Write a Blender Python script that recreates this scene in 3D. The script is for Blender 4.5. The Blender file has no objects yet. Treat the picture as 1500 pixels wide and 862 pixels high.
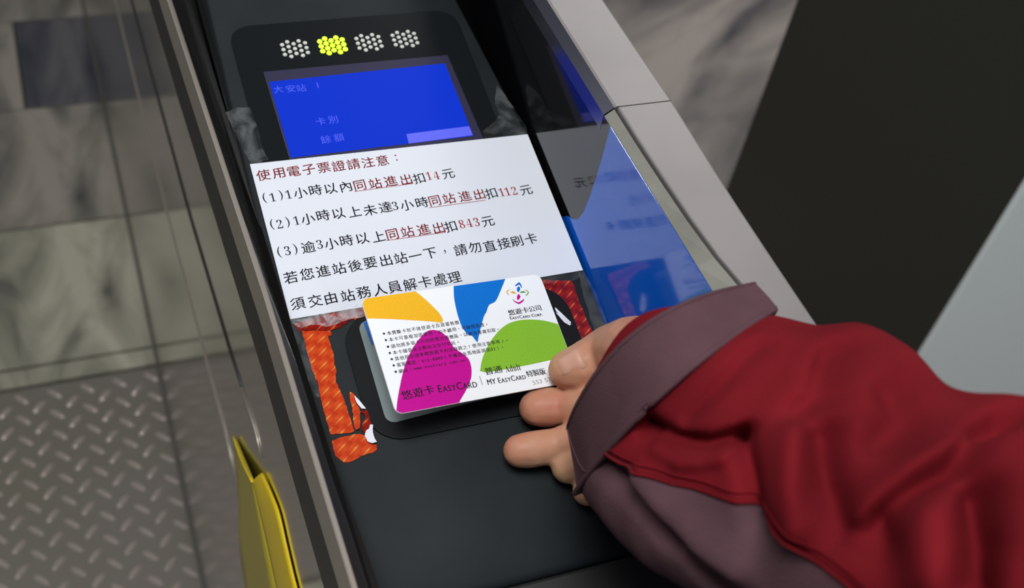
import bpy, bmesh, math, random
from mathutils import Vector, Matrix
# measured outlines and positions in millimetres (reader face, card face and room frames)
D={"TXT":[["使",-70.28,106.8,"r"],["用",-63.05,106.81,"r"],["電",-55.81,106.81,"r"],["子",-48.58,106.82,"r"],["票",-41.35,106.82,"r"],["證",-34.12,106.83,"r"],["請",-26.89,106.84,"r"],["注",-19.65,106.84,"r"],["意",-12.42,106.85,"r"],["：",-5.27,107.52,"r"],["(",-72.48,93.37,"k"],["1",-68.78,93.41,"k"],[")",-64.71,93.79,"k"],["1",-61.25,93.88,"k"],["小",-55.51,93.88,"k"],["時",-48.24,94.37,"k"],["以",-41.02,94.07,"k"],["內",-33.71,94.18,"k"],["同",-26.99,93.85,"r"],["站",-19.39,93.8,"r"],["進",-11.69,94.04,"r"],["出",-3.98,93.78,"r"],["扣",2.36,93.46,"k"],["1",7.55,94.12,"r"],["4",11.35,93.83,"r"],["元",17.48,93.85,"k"],["(",-72.27,78.06,"k"],["2",-68.81,77.94,"k"],[")",-64.93,78.18,"k"],["1",-60.93,78.6,"k"],["小",-55.45,78.58,"k"],["時",-48.15,79.49,"k"],["以",-40.78,79.33,"k"],["上",-33.21,79.19,"k"],["未",-25.78,78.88,"k"],["達",-18.16,79.32,"k"],["3",-13.45,79.31,"k"],["小",-7.7,78.82,"k"],["時",-0.09,79.2,"k"],["同",6.28,79.11,"r"],["站",13.56,79.37,"r"],["進",21.77,79.45,"r"],["出",29.14,79.43,"r"],["扣",35.21,79.04,"k"],["1",40.53,78.78,"r"],["1",43.6,78.7,"r"],["2",47.2,78.68,"r"],["元",53.32,78.08,"k"],["(",-72.36,62.5,"k"],["3",-68.52,62.88,"k"],[")",-64.76,62.9,"k"],["逾",-58.91,63.21,"k"],["3",-53.48,63.79,"k"],["小",-48.06,63.26,"k"],["時",-40.82,63.82,"k"],["以",-33.35,63.62,"k"],["上",-25.79,63.48,"k"],["同",-19.12,63.51,"r"],["站",-11.62,63.76,"r"],["進",-3.65,63.79,"r"],["出",3.71,63.46,"r"],["扣",9.59,63.22,"k"],["8",15.33,63.66,"r"],["4",19.07,63.67,"r"],["3",22.82,63.65,"r"],["元",28.46,63.02,"k"],["若",-70.23,48.49,"k"],["您",-62.77,49.05,"k"],["進",-55.26,49.25,"k"],["站",-47.92,49.38,"k"],["後",-40.47,49.63,"k"],["要",-33.19,49.84,"k"],["出",-25.78,49.92,"k"],["站",-18.72,49.89,"k"],["一",-11.66,49.99,"k"],["下",-4.29,50.04,"k"],["，",2.76,49.69,"k"],["請",10.43,49.51,"k"],["勿",17.6,49.63,"k"],["直",24.89,49.15,"k"],["接",32.25,49.42,"k"],["刷",38.79,49.48,"k"],["卡",46.25,49.8,"k"],["須",-70.13,34.51,"k"],["交",-62.32,34.55,"k"],["由",-55.33,34.68,"k"],["站",-47.58,34.47,"k"],["務",-40.05,34.97,"k"],["人",-32.57,34.98,"k"],["員",-25.6,35.1,"k"],["解",-18.35,35.07,"k"],["卡",-11.22,35.22,"k"],["處",-3.95,35.28,"k"],["理",3.07,35.06,"k"]],"UND":[[[-30.38,90.47],[-1.23,90.71]],[[2.46,75.42],[31.14,75.31]],[[-22.59,60.43],[6.21,60.23]]],"BLOB":{"orange":[[-45.53,31.79],[-40.1,30.94],[-32.07,29.69],[-23.94,28.43],[-18.32,27.55],[-17.76,26.8],[-16.96,25.71],[-16.06,24.48],[-15.22,23.28],[-14.46,22.1],[-13.69,20.88],[-12.95,19.66],[-12.29,18.49],[-11.68,17.37],[-11.11,16.27],[-10.62,15.23],[-10.26,14.3],[-10.03,13.48],[-9.92,12.75],[-9.9,12.11],[-9.95,11.56],[-10.11,11.1],[-10.37,10.73],[-10.64,10.44],[-10.82,10.23],[-11.47,10.45],[-12.37,10.75],[-13.59,11.13],[-15.2,11.57],[-17.34,12.1],[-19.94,12.72],[-22.71,13.36],[-25.39,13.97],[-27.83,14.53],[-30.21,15.07],[-32.7,15.61],[-35.48,16.18],[-38.99,16.84],[-42.98,17.57],[-46.64,18.22],[-49.17,18.66],[-48.44,21.3],[-47.37,25.18],[-46.28,29.09]],"blue":[[0.72,28.69],[6.0,28.76],[13.8,28.88],[21.7,28.99],[27.17,29.07],[26.02,27.59],[24.37,25.45],[22.59,23.18],[21.07,21.28],[19.9,19.82],[18.88,18.56],[17.94,17.49],[17.0,16.63],[16.04,16.1],[15.1,15.84],[14.22,15.63],[13.42,15.25],[12.74,14.6],[12.16,13.81],[11.63,12.99],[11.11,12.28],[10.63,11.77],[10.2,11.38],[9.75,10.94],[9.2,10.26],[8.5,9.25],[7.69,8.01],[6.88,6.71],[6.15,5.53],[5.52,4.5],[4.94,3.52],[4.41,2.59],[3.91,1.7],[3.41,0.8],[2.93,-0.1],[2.52,-0.88],[2.23,-1.42],[2.11,-1.25],[1.94,-1.02],[1.73,-0.72],[1.53,-0.34],[1.34,0.2],[1.16,0.85],[0.94,1.5],[0.66,2.01],[0.29,2.29],[-0.17,2.43],[-0.62,2.55],[-0.99,2.78],[-1.25,3.15],[-1.46,3.6],[-1.63,4.1],[-1.8,4.62],[-1.98,5.13],[-2.15,5.66],[-2.3,6.24],[-2.43,6.93],[-2.52,7.74],[-2.58,8.66],[-2.62,9.64],[-2.62,10.66],[-2.61,11.69],[-2.56,12.75],[-2.48,13.87],[-2.38,15.08],[-2.23,16.44],[-2.04,17.93],[-1.83,19.4],[-1.6,20.76],[-1.34,21.94],[-1.05,23.03],[-0.76,24.06],[-0.46,25.05],[-0.14,26.09],[0.2,27.14],[0.51,28.05]],"magenta":[[-43.92,-30.49],[-38.32,-30.35],[-30.03,-30.14],[-21.62,-29.93],[-15.79,-29.79],[-15.5,-29.08],[-15.08,-28.05],[-14.65,-27.01],[-14.36,-26.3],[-13.66,-25.64],[-12.65,-24.69],[-11.52,-23.6],[-10.46,-22.51],[-9.44,-21.41],[-8.4,-20.23],[-7.42,-19.04],[-6.59,-17.88],[-5.94,-16.78],[-5.42,-15.7],[-5.01,-14.62],[-4.68,-13.51],[-4.41,-12.33],[-4.22,-11.1],[-4.15,-9.9],[-4.23,-8.81],[-4.51,-7.86],[-4.96,-7.02],[-5.51,-6.22],[-6.11,-5.41],[-6.81,-4.63],[-7.63,-3.88],[-8.43,-3.09],[-9.06,-2.18],[-9.45,-1.09],[-9.67,0.13],[-9.87,1.37],[-10.19,2.49],[-10.64,3.48],[-11.15,4.41],[-11.74,5.25],[-12.41,5.96],[-13.18,6.57],[-14.04,7.08],[-14.93,7.46],[-15.82,7.68],[-16.64,7.77],[-17.44,7.72],[-18.3,7.51],[-19.28,7.1],[-20.44,6.43],[-21.73,5.54],[-23.06,4.52],[-24.33,3.48],[-25.52,2.42],[-26.69,1.31],[-27.83,0.12],[-28.96,-1.15],[-30.05,-2.47],[-31.12,-3.84],[-32.2,-5.35],[-33.32,-7.08],[-34.55,-9.16],[-35.84,-11.49],[-37.09,-13.87],[-38.22,-16.06],[-39.18,-17.99],[-40.04,-19.8],[-40.82,-21.55],[-41.55,-23.32],[-42.27,-25.29],[-42.94,-27.37],[-43.52,-29.21]],"green":[[-1.13,-14.73],[-0.69,-13.81],[-0.07,-12.49],[0.72,-10.97],[1.66,-9.45],[2.77,-7.91],[4.07,-6.28],[5.49,-4.64],[6.97,-3.08],[8.57,-1.6],[10.29,-0.15],[12.03,1.19],[13.68,2.34],[15.2,3.27],[16.64,4.02],[18.06,4.61],[19.51,5.1],[20.99,5.45],[22.48,5.67],[23.98,5.78],[25.51,5.81],[27.09,5.74],[28.69,5.58],[30.29,5.33],[31.86,5.03],[33.38,4.69],[34.87,4.28],[36.35,3.81],[37.86,3.24],[39.39,2.58],[40.92,1.83],[42.51,1.0],[44.2,0.1],[46.22,-1.01],[48.47,-2.29],[50.53,-3.47],[51.96,-4.29],[52.24,-6.31],[52.65,-9.25],[53.06,-12.18],[53.34,-14.18],[51.73,-14.29],[49.39,-14.44],[47.05,-14.6],[45.46,-14.7],[43.13,-14.83],[39.81,-15.0],[36.04,-15.2],[32.36,-15.36],[28.85,-15.51],[25.25,-15.65],[21.55,-15.77],[17.74,-15.86],[13.39,-15.89],[8.65,-15.88],[4.39,-15.86],[1.44,-15.84],[0.92,-15.61],[0.16,-15.29],[-0.61,-14.96]]},"LOGO":[["blue",[[28.91,22.97],[29.1,23.16],[29.46,23.37],[29.88,23.59],[30.39,23.87],[30.95,24.16],[31.35,24.36],[31.55,24.11],[31.82,23.74],[32.01,23.28],[32.04,22.64],[31.98,21.9],[31.93,21.38],[31.8,21.37],[31.63,21.38],[31.47,21.51],[31.38,21.87],[31.32,22.34],[31.21,22.72],[31.05,22.92],[30.84,23.02],[30.58,23.03],[30.23,22.87],[29.83,22.62],[29.49,22.48],[29.2,22.56],[28.97,22.76]]],["blue",[[30.48,22.33],[30.66,22.16],[30.9,21.9],[31.01,21.58],[30.93,21.18],[30.71,20.72],[30.43,20.28],[30.03,19.88],[29.56,19.5],[29.22,19.24],[29.12,19.52],[28.98,19.93],[28.93,20.35],[29.04,20.79],[29.24,21.26],[29.49,21.65],[29.82,21.95],[30.21,22.18]]],["magenta",[[29.24,18.47],[29.39,18.13],[29.58,17.65],[29.62,17.19],[29.41,16.77],[29.05,16.38],[28.68,16.05],[28.28,15.79],[27.86,15.61],[27.57,15.61],[27.47,15.91],[27.51,16.39],[27.64,16.88],[27.9,17.38],[28.25,17.89],[28.58,18.26],[28.84,18.43],[29.08,18.46]]],["magenta",[[25.38,16.77],[25.54,16.44],[25.79,15.97],[26.12,15.53],[26.54,15.13],[27.03,14.76],[27.55,14.55],[28.08,14.6],[28.64,14.81],[29.21,15.06],[29.85,15.34],[30.49,15.66],[30.94,15.89],[30.87,15.64],[30.76,15.28],[30.5,14.92],[30.01,14.56],[29.38,14.19],[28.8,13.91],[28.33,13.72],[27.92,13.61],[27.51,13.62],[27.09,13.79],[26.68,14.08],[26.31,14.41],[26.0,14.76],[25.73,15.14],[25.53,15.53],[25.42,15.98],[25.39,16.44]]],["gold",[[23.55,20.4],[23.8,20.61],[24.16,20.91],[24.56,21.16],[25.05,21.29],[25.6,21.36],[25.98,21.41],[25.63,21.21],[25.15,20.93],[24.74,20.67],[24.48,20.47],[24.29,20.29],[24.18,20.09],[24.18,19.86],[24.26,19.62],[24.37,19.36],[24.51,19.04],[24.67,18.71],[24.79,18.47],[24.52,18.62],[24.15,18.84],[23.85,19.13],[23.69,19.55],[23.6,20.05]]],["gold",[[25.33,19.98],[25.68,20.1],[26.17,20.26],[26.64,20.33],[27.01,20.23],[27.34,20.03],[27.63,19.78],[27.88,19.44],[28.08,19.05],[28.22,18.78],[27.85,18.83],[27.32,18.93],[26.79,19.08],[26.25,19.37],[25.71,19.72]]],["leaf",[[29.71,18.95],[30.0,19.14],[30.42,19.41],[30.85,19.61],[31.25,19.7],[31.67,19.73],[32.05,19.64],[32.41,19.36],[32.74,18.96],[32.96,18.67],[32.57,18.69],[32.01,18.71],[31.43,18.75],[30.81,18.82],[30.17,18.89]]],["leaf",[[32.63,20.41],[32.98,20.24],[33.47,19.98],[33.87,19.68],[34.09,19.26],[34.24,18.8],[34.33,18.47],[34.1,18.21],[33.76,17.85],[33.39,17.54],[32.93,17.31],[32.44,17.12],[32.09,17.0],[32.12,17.11],[32.17,17.27],[32.31,17.45],[32.63,17.67],[33.04,17.91],[33.37,18.15],[33.58,18.4],[33.72,18.65],[33.76,18.89],[33.7,19.11],[33.55,19.31],[33.36,19.54],[33.12,19.84],[32.83,20.18]]]],"ROWS":[["本賣斷卡恕不接受退卡及退還售價",-37.5,9.38],["本卡可重複加值使用，如不續用，可辦理退費。",-37.51,6.34],["請勿將多張卡片同時靠近感應區，以避免重複扣款。",-37.52,3.18],["本卡儲值金全數依法交付信託。",-37.57,0.23],["其他規定請參閱悠遊卡約定條款之「使用注意事項」。",-37.57,-2.64],["客服電話：412-8880（手機及金馬地區請加02）。",-37.56,-5.57],["網址：www.easycard.com.tw",-37.56,-8.52]],"ROWDIR":[2.22,0.0014],"ROWOFF":[2.27,-0.1],"STR":[["悠遊卡公司",20.95,10.06,37.37,10.36,2.85,"k"],["EasyCard Corp.",20.93,7.53,36.86,6.95,1.58,"k"],["悠遊卡",-38.17,-19.45,-23.85,-18.84,4.16,"k"],["EasyCard",-21.91,-19.2,-4.48,-19.87,3.45,"k"],["|",-2.32,-18.99,-1.33,-19.03,4.18,"g"],["普通",0.88,-15.3,9.0,-15.38,3.41,"k"],["Adult",10.26,-15.69,17.63,-15.83,2.62,"k"],["MY EasyCard",0.4,-20.2,18.31,-20.62,2.57,"k"],["特製版",19.2,-19.86,28.37,-19.9,2.96,"k"],["553 57",20.57,-24.18,29.66,-23.99,2.03,"g"]],"TAPE_L":[[-71.6,22.7],[-68.11,22.36],[-64.9,21.63],[-62.58,20.69],[-60.14,20.21],[-59.26,18.56],[-59.04,16.3],[-60.86,16.31],[-60.7,13.45],[-60.66,9.55],[-60.62,7.61],[-61.55,2.03],[-61.41,-0.85],[-62.86,-5.98],[-62.78,-6.84],[-62.11,-10.53],[-61.46,-15.19],[-61.35,-20.2],[-61.11,-23.72],[-60.99,-27.68],[-60.85,-30.64],[-62.96,-31.15],[-65.94,-30.73],[-70.8,-30.0],[-70.81,-24.55],[-71.07,-20.09],[-71.02,-16.14],[-70.87,-12.69],[-70.48,-7.25],[-70.21,-4.78],[-70.69,-4.12],[-71.29,3.08],[-71.41,9.79],[-71.23,16.03]],"TAPE_S":[[-58.38,-12.73],[-56.93,-14.14],[-57.13,-17.62],[-56.5,-22.24],[-57.36,-26.5],[-58.51,-30.18],[-60.32,-30.66],[-60.59,-28.74],[-59.24,-20.66],[-59.26,-17.16]],"TAPE_S2":[[-56.62,-22.71],[-53.46,-22.65],[-53.28,-25.42],[-53.25,-27.89],[-53.09,-29.89],[-56.7,-33.5],[-57.91,-31.29],[-56.54,-27.67],[-54.91,-26.54],[-55.16,-24.02]],"TAPE_B":[[-71.08,-32.97],[-66.54,-32.29],[-61.25,-32.25],[-58.68,-32.58],[-56.75,-33.73],[-56.89,-36.85],[-56.02,-37.77],[-53.35,-38.6],[-53.74,-40.93],[-55.77,-41.91],[-59.39,-42.29],[-62.16,-42.86],[-63.84,-43.43],[-66.39,-44.03],[-68.44,-43.57],[-70.11,-41.54],[-71.22,-39.86],[-71.28,-36.52]],"TORN1":[[-56.98,-14.89],[-55.67,-17.18],[-54.57,-19.92],[-53.64,-22.11],[-55.44,-21.58],[-56.48,-19.51],[-57.01,-17.14]],"TORN2":[[-56.07,-31.93],[-54.84,-31.47],[-53.96,-29.8],[-52.67,-29.99],[-53.59,-33.21],[-53.71,-35.38],[-53.13,-38.07],[-55.24,-38.18],[-56.91,-36.94],[-57.35,-34.33]],"TAPE_R":[[36.7,28.49],[58.34,23.42],[58.71,20.36],[58.3,14.5],[57.99,10.28],[58.27,4.39],[58.45,-0.38],[58.73,-3.56],[58.46,-8.18],[56.67,-10.4],[51.84,-10.46],[50.72,-8.29],[49.27,-1.71],[49.05,3.02],[45.01,10.63],[39.8,16.39],[35.25,24.18]],"TAPE_RT":[[36.7,28.49],[44.79,28.08],[60.14,28.4],[63.96,27.98],[63.49,24.66],[58.21,23.06],[44.84,24.01],[35.42,24.68]],"SLIV":[[44.92,10.39],[45.38,10.03],[49.87,1.3],[49.07,0.41],[48.07,1.65],[44.9,8.28]],"SLIV2":[[44.5,7.83],[45.59,6.84],[49.52,0.32],[48.64,-0.13],[46.73,1.91]],"FILM_L":[[-80.26,146.61],[-74.26,148.83],[-68.07,148.42],[-67.03,130.98],[-67.32,121.71],[-65.99,115.66],[-74.56,113.25],[-76.37,121.81],[-78.11,132.58]],"FILM_R":[[59.7,146.0],[62.25,138.57],[66.1,118.09],[65.28,112.29],[42.64,112.43],[42.72,117.35],[50.03,121.73],[54.44,126.15],[55.41,136.21]],"FILM_B":[[-75.36,27.35],[-58.42,26.93],[-41.99,29.23],[-42.17,22.35],[-50.24,22.48],[-56.21,20.78],[-60.55,20.56],[-67.0,22.88],[-71.81,21.7],[-74.66,25.09]],"FILM_SL":[[-74.94,26.56],[-72.5,23.96],[-71.3,15.99],[-71.0,5.56],[-70.98,-4.62],[-71.44,-12.87],[-72.89,-11.56],[-74.64,-3.86],[-75.08,9.82],[-75.71,20.36]],"FILM_SR":[[63.04,28.35],[65.72,27.86],[67.73,14.93],[67.21,-3.34],[66.24,-11.39],[61.05,-10.35],[59.11,-8.11],[60.41,8.6]],"TAPE_T":[[-74.01,25.31],[-58.04,27.22],[-41.99,29.23],[-40.98,22.12],[-49.65,22.36],[-54.03,19.64],[-60.95,18.86],[-72.53,21.14]],"SHEET":[[-75.02,114.14],[65.64,112.24],[65.72,27.86],[-75.07,27.3]],"LBLUE":[[-44.26,19.7],[-41.22,20.0],[-35.36,19.59],[-34.06,6.81],[-42.39,7.07],[-43.54,8.0]],"SCR":[["大",-52.08,158.27],["安",-46.02,157.93],["站",-40.75,157.69],["1",-32.29,158.41],["卡",-36.18,135.23],["別",-29.97,135.45],["餘",-36.35,123.74],["額",-29.81,124.08]],"SBAR":[[3.85,121.39],[36.92,121.78],[37.13,115.91],[3.4,115.31]],"HAND":{"thumb":[[29.74,-36.53,17.62,8.6],[34.85,-38.03,19.37,10.4],[41.31,-36.79,21.64,10.5],[49.0,-36.87,24.67,12.2],[50.33,-49.67,41.02,14.5],[48.29,-73.05,55.07,16]],"index":[[16.5,-42.01,1.85,8.3],[22.06,-43.2,2.14,9.1],[27.02,-44.94,2.83,8.0],[31.34,-49.65,7.04,9.0],[38.41,-57.48,16.77,9.5],[46.89,-71.38,46.13,14]],"middle":[[2.59,-58.99,-1.82,7.3],[7.51,-59.77,-1.45,8],[13.42,-60.45,-1.07,7.9],[18.39,-60.92,-0.14,7.2],[27.43,-63.04,5.57,8],[38.47,-64.89,16.41,10],[45.8,-77.66,47.28,14]],"ring":[[20.74,-70.27,-3.92,7.6],[23.73,-71.59,-1.11,7.6],[31.78,-73.58,8.69,8.5],[42.49,-81.3,45.46,13]],"little":[[25.02,-82.43,-6.18,6.5],[30.31,-82.1,-1.03,6.8],[38.03,-81.94,13.24,8],[42.38,-86.58,47.9,12.5]],"wrist":[[46.06,-74.01,50.47,15.5],[43.44,-105.57,78.17,17],[46.01,-133.15,93.61,17.5],[50.13,-165.21,110.16,18],[53.84,-209.95,133.88,20]]},"NAIL":[[43.48,-18.55,-3.45,0],[51.17,-16.17,-3.01,0]],"RINGS":[[[37.58,-78.8,73.69],[28.15,-2.9,37.63],[-20.07,-9.08,30.19]],[[34.7,-98.95,72.75],[31.0,2.89,40.35],[-19.19,-14.82,31.31]],[[33.93,-101.17,72.62],[29.83,3.61,39.72],[-18.38,-14.69,30.42]],[[37.33,-115.86,81.25],[36.72,7.01,36.07],[-18.29,-17.06,32.63]],[[41.53,-131.85,90.55],[39.86,11.3,38.35],[-20.91,-17.61,35.11]],[[45.92,-150.6,101.78],[38.96,12.88,36.49],[-23.49,-17.36,36.89]],[[50.71,-172.36,108.58],[34.02,13.4,33.94],[-25.18,-15.62,37.57]],[[55.83,-194.36,124.34],[32.3,17.78,35.44],[-28.22,-14.34,38.62]],[[63.16,-219.54,139.84],[32.02,22.11,36.18],[-32.15,-12.31,39.9]],[[75.29,-244.26,149.65],[31.52,25.43,35.96],[-36.79,-9.58,41.43]]],"FAR":[0.6,0.55,0.5,0.45,0.3,0.25,0.25,0.3,0.5,0.6],"TUCK":[[0.12,189.0],[0.54,144.0],[0.9,132.0],[2.46,126.0]],"BORD":[[2.52,126.0],[3.24,120.0],[4.08,114.0],[5.16,111.0],[5.94,111.0],[6.72,114.0],[7.56,120.0]],"FOLDS":[[[[8.96,-119.01,93.12],[10.31,-134.01,103.16],[14.31,-145.01,115.11],[20.65,-149.81,125.91]],-5,4.5],[[[20.75,-150.87,126.68],[14.26,-165.14,126.94],[10.77,-178.11,122.85]],-4,4.5],[[[31.49,-167.9,146.57],[24.63,-181.87,143.39],[21.39,-196.09,144.59],[22.42,-206.36,153.01]],-4,7],[[[72.26,-186.54,172.65],[43.51,-197.93,171.48],[26.73,-200.2,155.79]],-5,7],[[[40.17,-209.2,177.2],[31.09,-221.93,175.58],[25.51,-230.39,170.48]],-6,6],[[[61.07,-134.17,140.97],[42.64,-151.61,145.46],[32.8,-155.65,141.45]],-3,8],[[[24.61,-196.03,149.66],[36.15,-193.15,160.92],[52.88,-192.97,173.03]],3,9],[[[8.5,-129.4,97.7],[9.09,-141.49,105.27],[14.74,-151.32,119.37]],2.5,5],[[[26.05,-160.43,138.52],[19.45,-174.68,136.92],[16.8,-185.79,133.37]],3.5,8],[[[29.24,-206.88,164.07],[24.06,-220.21,163.38]],3.5,9],[[[58.37,-160.76,153.5],[53.64,-172.97,156.16],[41.89,-178.49,154.7]],-2.5,8],[[[4.1,-106.08,58.98],[-0.65,-138.79,80.31],[1.48,-165.44,93.64],[6.59,-179.89,90.42]],-4,4],[[[1.7,-134.19,85.74],[2.55,-157.0,98.36],[7.2,-181.79,107.35]],2.5,7],[[[46.26,-117.41,124.4],[28.12,-126.26,119.07],[16.65,-129.98,109.75]],-1.5,5]],"FLAP":{"left":[[-80.6,147.73,-241.79],[-80.6,142.02,-272.55],[-80.6,138.74,-308.96],[-80.6,142.0,-367.84],[-80.6,125.0,-399.55],[-80.6,105.14,-434.23]],"ridge":[[-84.0,68.06,-176.9],[-84.0,53.36,-178.72],[-84.0,40.77,-180.46],[-84.0,24.94,-183.69],[-84.0,6.02,-189.79],[-84.0,-20.52,-192.96]],"right":[[-80.6,59.87,-158.23],[-80.6,38.87,-144.9],[-80.6,19.18,-136.21],[-80.6,1.63,-140.19],[-80.6,-21.47,-143.33],[-80.6,-50.02,-138.58]]},"CARD":{"loc":[-5.51,-12.39,18.58],"M":[[0.993992,-0.028905,0.10557],[0.055194,0.965261,-0.255393],[-0.09452,0.259685,0.961056]]},"CAM":{"loc":[-156.337,-311.941,401.198],"M":[[0.92947649,-0.15584369,0.33434442],[-0.33870424,-0.71960286,0.60617749],[0.14612627,-0.67667161,-0.72163887]],"F":1735.114,"tilt":0.183908}}
V3=Vector; PI=math.pi
MM=0.001; ZO=0.9
TILT=D['CAM']['tilt']
sc=bpy.context.scene; COL=sc.collection
def W(x,y,z): return V3((x*MM,y*MM,z*MM+ZO))           # mm around the reader, reader centre 0.9 m above the floor
RM=Matrix.Translation(W(0,0,0))@Matrix.Rotation(TILT,4,'X')  # frame of the sloped reader face
CM=Matrix.Translation(W(*D['CARD']['loc']))@Matrix(D['CARD']['M']).to_4x4()
# ---------------------------------------------------------------- camera
cam=bpy.data.objects.new('camera',bpy.data.cameras.new('camera')); COL.objects.link(cam)
Mc=Matrix(D['CAM']['M'])
rot=Matrix([[Mc[i][0],-Mc[i][1],-Mc[i][2]] for i in range(3)])
cam.matrix_world=Matrix.Translation(W(*D['CAM']['loc']))@rot.to_4x4()
cam.data.sensor_width=36; cam.data.sensor_fit='HORIZONTAL'
cam.data.lens=D['CAM']['F']/1500*36; cam.data.clip_start=0.01; cam.data.clip_end=50
cam.data.dof.use_dof=True; cam.data.dof.focus_distance=0.53; cam.data.dof.aperture_fstop=11
sc.camera=cam
# ---------------------------------------------------------------- world, lights, exposure
wd=bpy.data.worlds.new('station_light'); sc.world=wd; wd.use_nodes=True
wd.node_tree.nodes['Background'].inputs[0].default_value=(.78,.85,.95,1)
wd.node_tree.nodes['Background'].inputs[1].default_value=.09
def area(name,loc,size,sy,power,target,col=(1,1,1)):
    l=bpy.data.lights.new(name,'AREA'); l.shape='RECTANGLE'; l.size=size; l.size_y=sy; l.energy=power; l.color=col
    o=bpy.data.objects.new(name,l); COL.objects.link(o); o.location=loc
    o.rotation_euler=(V3(target)-V3(loc)).to_track_quat('-Z','Y').to_euler(); return o
area('fill_light',(-.45,-.35,3.1),1.0,1.0,54,(0,0,.9),(.96,.98,1))
area('fill_light',(-1.5,1.6,3.1),.5,2.4,31,(-.3,.8,0),(.96,.98,1))
area('fill_light',(1.6,2.4,3.1),.5,2.0,50,(.6,1.0,0),(.96,.97,1))
area('fill_light',(1.0,-2.2,2.5),1.2,1.2,26,(.7,.3,.6),(.96,.98,1))  # added fill, not a fixture; brightens the pale end of the neighbouring gate
sc.view_settings.view_transform='Standard'; sc.view_settings.look='None'
sc.view_settings.exposure=0.0; sc.view_settings.gamma=1
# ---------------------------------------------------------------- materials
def mat(name,color,rough=.5,metal=0,spec=.5,emit=None,es=0,alpha=1,coat=0,sub=0,bump=None,vary=None,trans=0):
    m=bpy.data.materials.new(name); m.use_nodes=True; nt=m.node_tree; b=nt.nodes['Principled BSDF']
    I=b.inputs; I['Base Color'].default_value=(*color,1); I['Roughness'].default_value=rough; I['Metallic'].default_value=metal
    I['Specular IOR Level'].default_value=spec; I['Alpha'].default_value=alpha; I['Coat Weight'].default_value=coat
    I['Coat Roughness'].default_value=.08; I['Transmission Weight'].default_value=trans
    if sub: I['Subsurface Weight'].default_value=sub; I['Subsurface Radius'].default_value=(1,.35,.2); I['Subsurface Scale'].default_value=.004
    if emit: I['Emission Color'].default_value=(*emit,1); I['Emission Strength'].default_value=es
    N=nt.nodes.new; L=nt.links.new
    tc=N('ShaderNodeTexCoord')
    if vary:                                   # (scale, second colour, detail, stretch)
        mp=N('ShaderNodeMapping'); mp.inputs['Scale'].default_value=vary[3] if len(vary)>3 else (1,1,1)
        n=N('ShaderNodeTexNoise'); n.inputs['Scale'].default_value=vary[0]; n.inputs['Detail'].default_value=vary[2]
        r=N('ShaderNodeValToRGB'); r.color_ramp.elements[0].position=.35; r.color_ramp.elements[1].position=.65
        r.color_ramp.elements[0].color=(*color,1); r.color_ramp.elements[1].color=(*vary[1],1)
        L(tc.outputs['Object'],mp.inputs[0]); L(mp.outputs[0],n.inputs['Vector']); L(n.outputs['Fac'],r.inputs[0]); L(r.outputs[0],I['Base Color'])
    if bump:                                   # (scale, strength, distance)
        n=N('ShaderNodeTexNoise'); n.inputs['Scale'].default_value=bump[0]; n.inputs['Detail'].default_value=4
        bp=N('ShaderNodeBump'); bp.inputs['Strength'].default_value=bump[1]; bp.inputs['Distance'].default_value=bump[2]
        L(tc.outputs['Object'],n.inputs['Vector']); L(n.outputs['Fac'],bp.inputs['Height']); L(bp.outputs[0],I['Normal'])
    return m
def srgb(r,g,b):
    f=lambda c:(c/255/12.92 if c<=10 else ((c/255+.055)/1.055)**2.4)
    return (f(r),f(g),f(b))
M={}
M['steel']=mat('brushed_steel',srgb(141,135,132),.5,.3,bump=(900,.1,.0002),vary=(14,srgb(132,126,123),3))
M['chamfer']=mat('aged_steel_chamfer',srgb(134,132,122),.45,.3,vary=(40,srgb(118,117,107),3))
M['lip']=mat('dark_polished_lip',(.16,.16,.2),.2,.9)
M['steel_dark']=mat('side_steel',(.62,.60,.57),.12,1.0,bump=(60,.05,.0006))
M['trim']=mat('trim_steel',srgb(170,160,148),.4,.6)
M['wall_black']=mat('gloss_black_plastic',(.004,.004,.005),.07,spec=.5)
M['blue']=mat('blue_decal_film',srgb(8,92,205),.09,spec=.6)
M['housing']=mat('black_textured_plastic',srgb(29,33,35),.6,spec=.16,bump=(2500,.25,.0002),vary=(30,srgb(34,38,39),4))
M['bezel']=mat('smoked_panel',srgb(20,23,25),.3,spec=.25,bump=(2000,.06,.0002))
M['frame']=mat('display_border',srgb(50,48,70),.3)
M['blackgap']=mat('black_trim',srgb(24,23,22),.5)
M['screen']=mat('backlit_display',(.0,.002,.03),.35,spec=.1,emit=srgb(18,56,214),es=.9)
M['scrtext']=mat('display_text',(.05,.06,.3),.4,emit=srgb(38,66,216),es=.9)
M['scrbar']=mat('display_bar',(.05,.06,.3),.4,emit=srgb(78,84,214),es=.9)
M['dot']=mat('lamp_dot_off',srgb(200,202,192),.5)
M['dot_on']=mat('lamp_dot_on',(.5,.8,.05),.5,emit=(.62,1.0,.012),es=1.25)
M['pad']=mat('matt_black_pad',srgb(17,19,21),.55,spec=.15,bump=(1500,.2,.0002))
M['label']=mat('pad_label_grey',srgb(122,134,134),.35)
M['lblue']=mat('pad_label_blue',srgb(30,96,170),.35)
M['paper']=mat('laminated_paper',srgb(216,219,226),.34,spec=.4,bump=(700,.08,.0002))
M['ink']=mat('black_ink',srgb(26,30,40),.6,spec=.2); M['redink']=mat('red_ink',srgb(150,34,36),.6,spec=.2)
M['card']=mat('white_card',srgb(240,241,242),.3,spec=.35)
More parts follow.
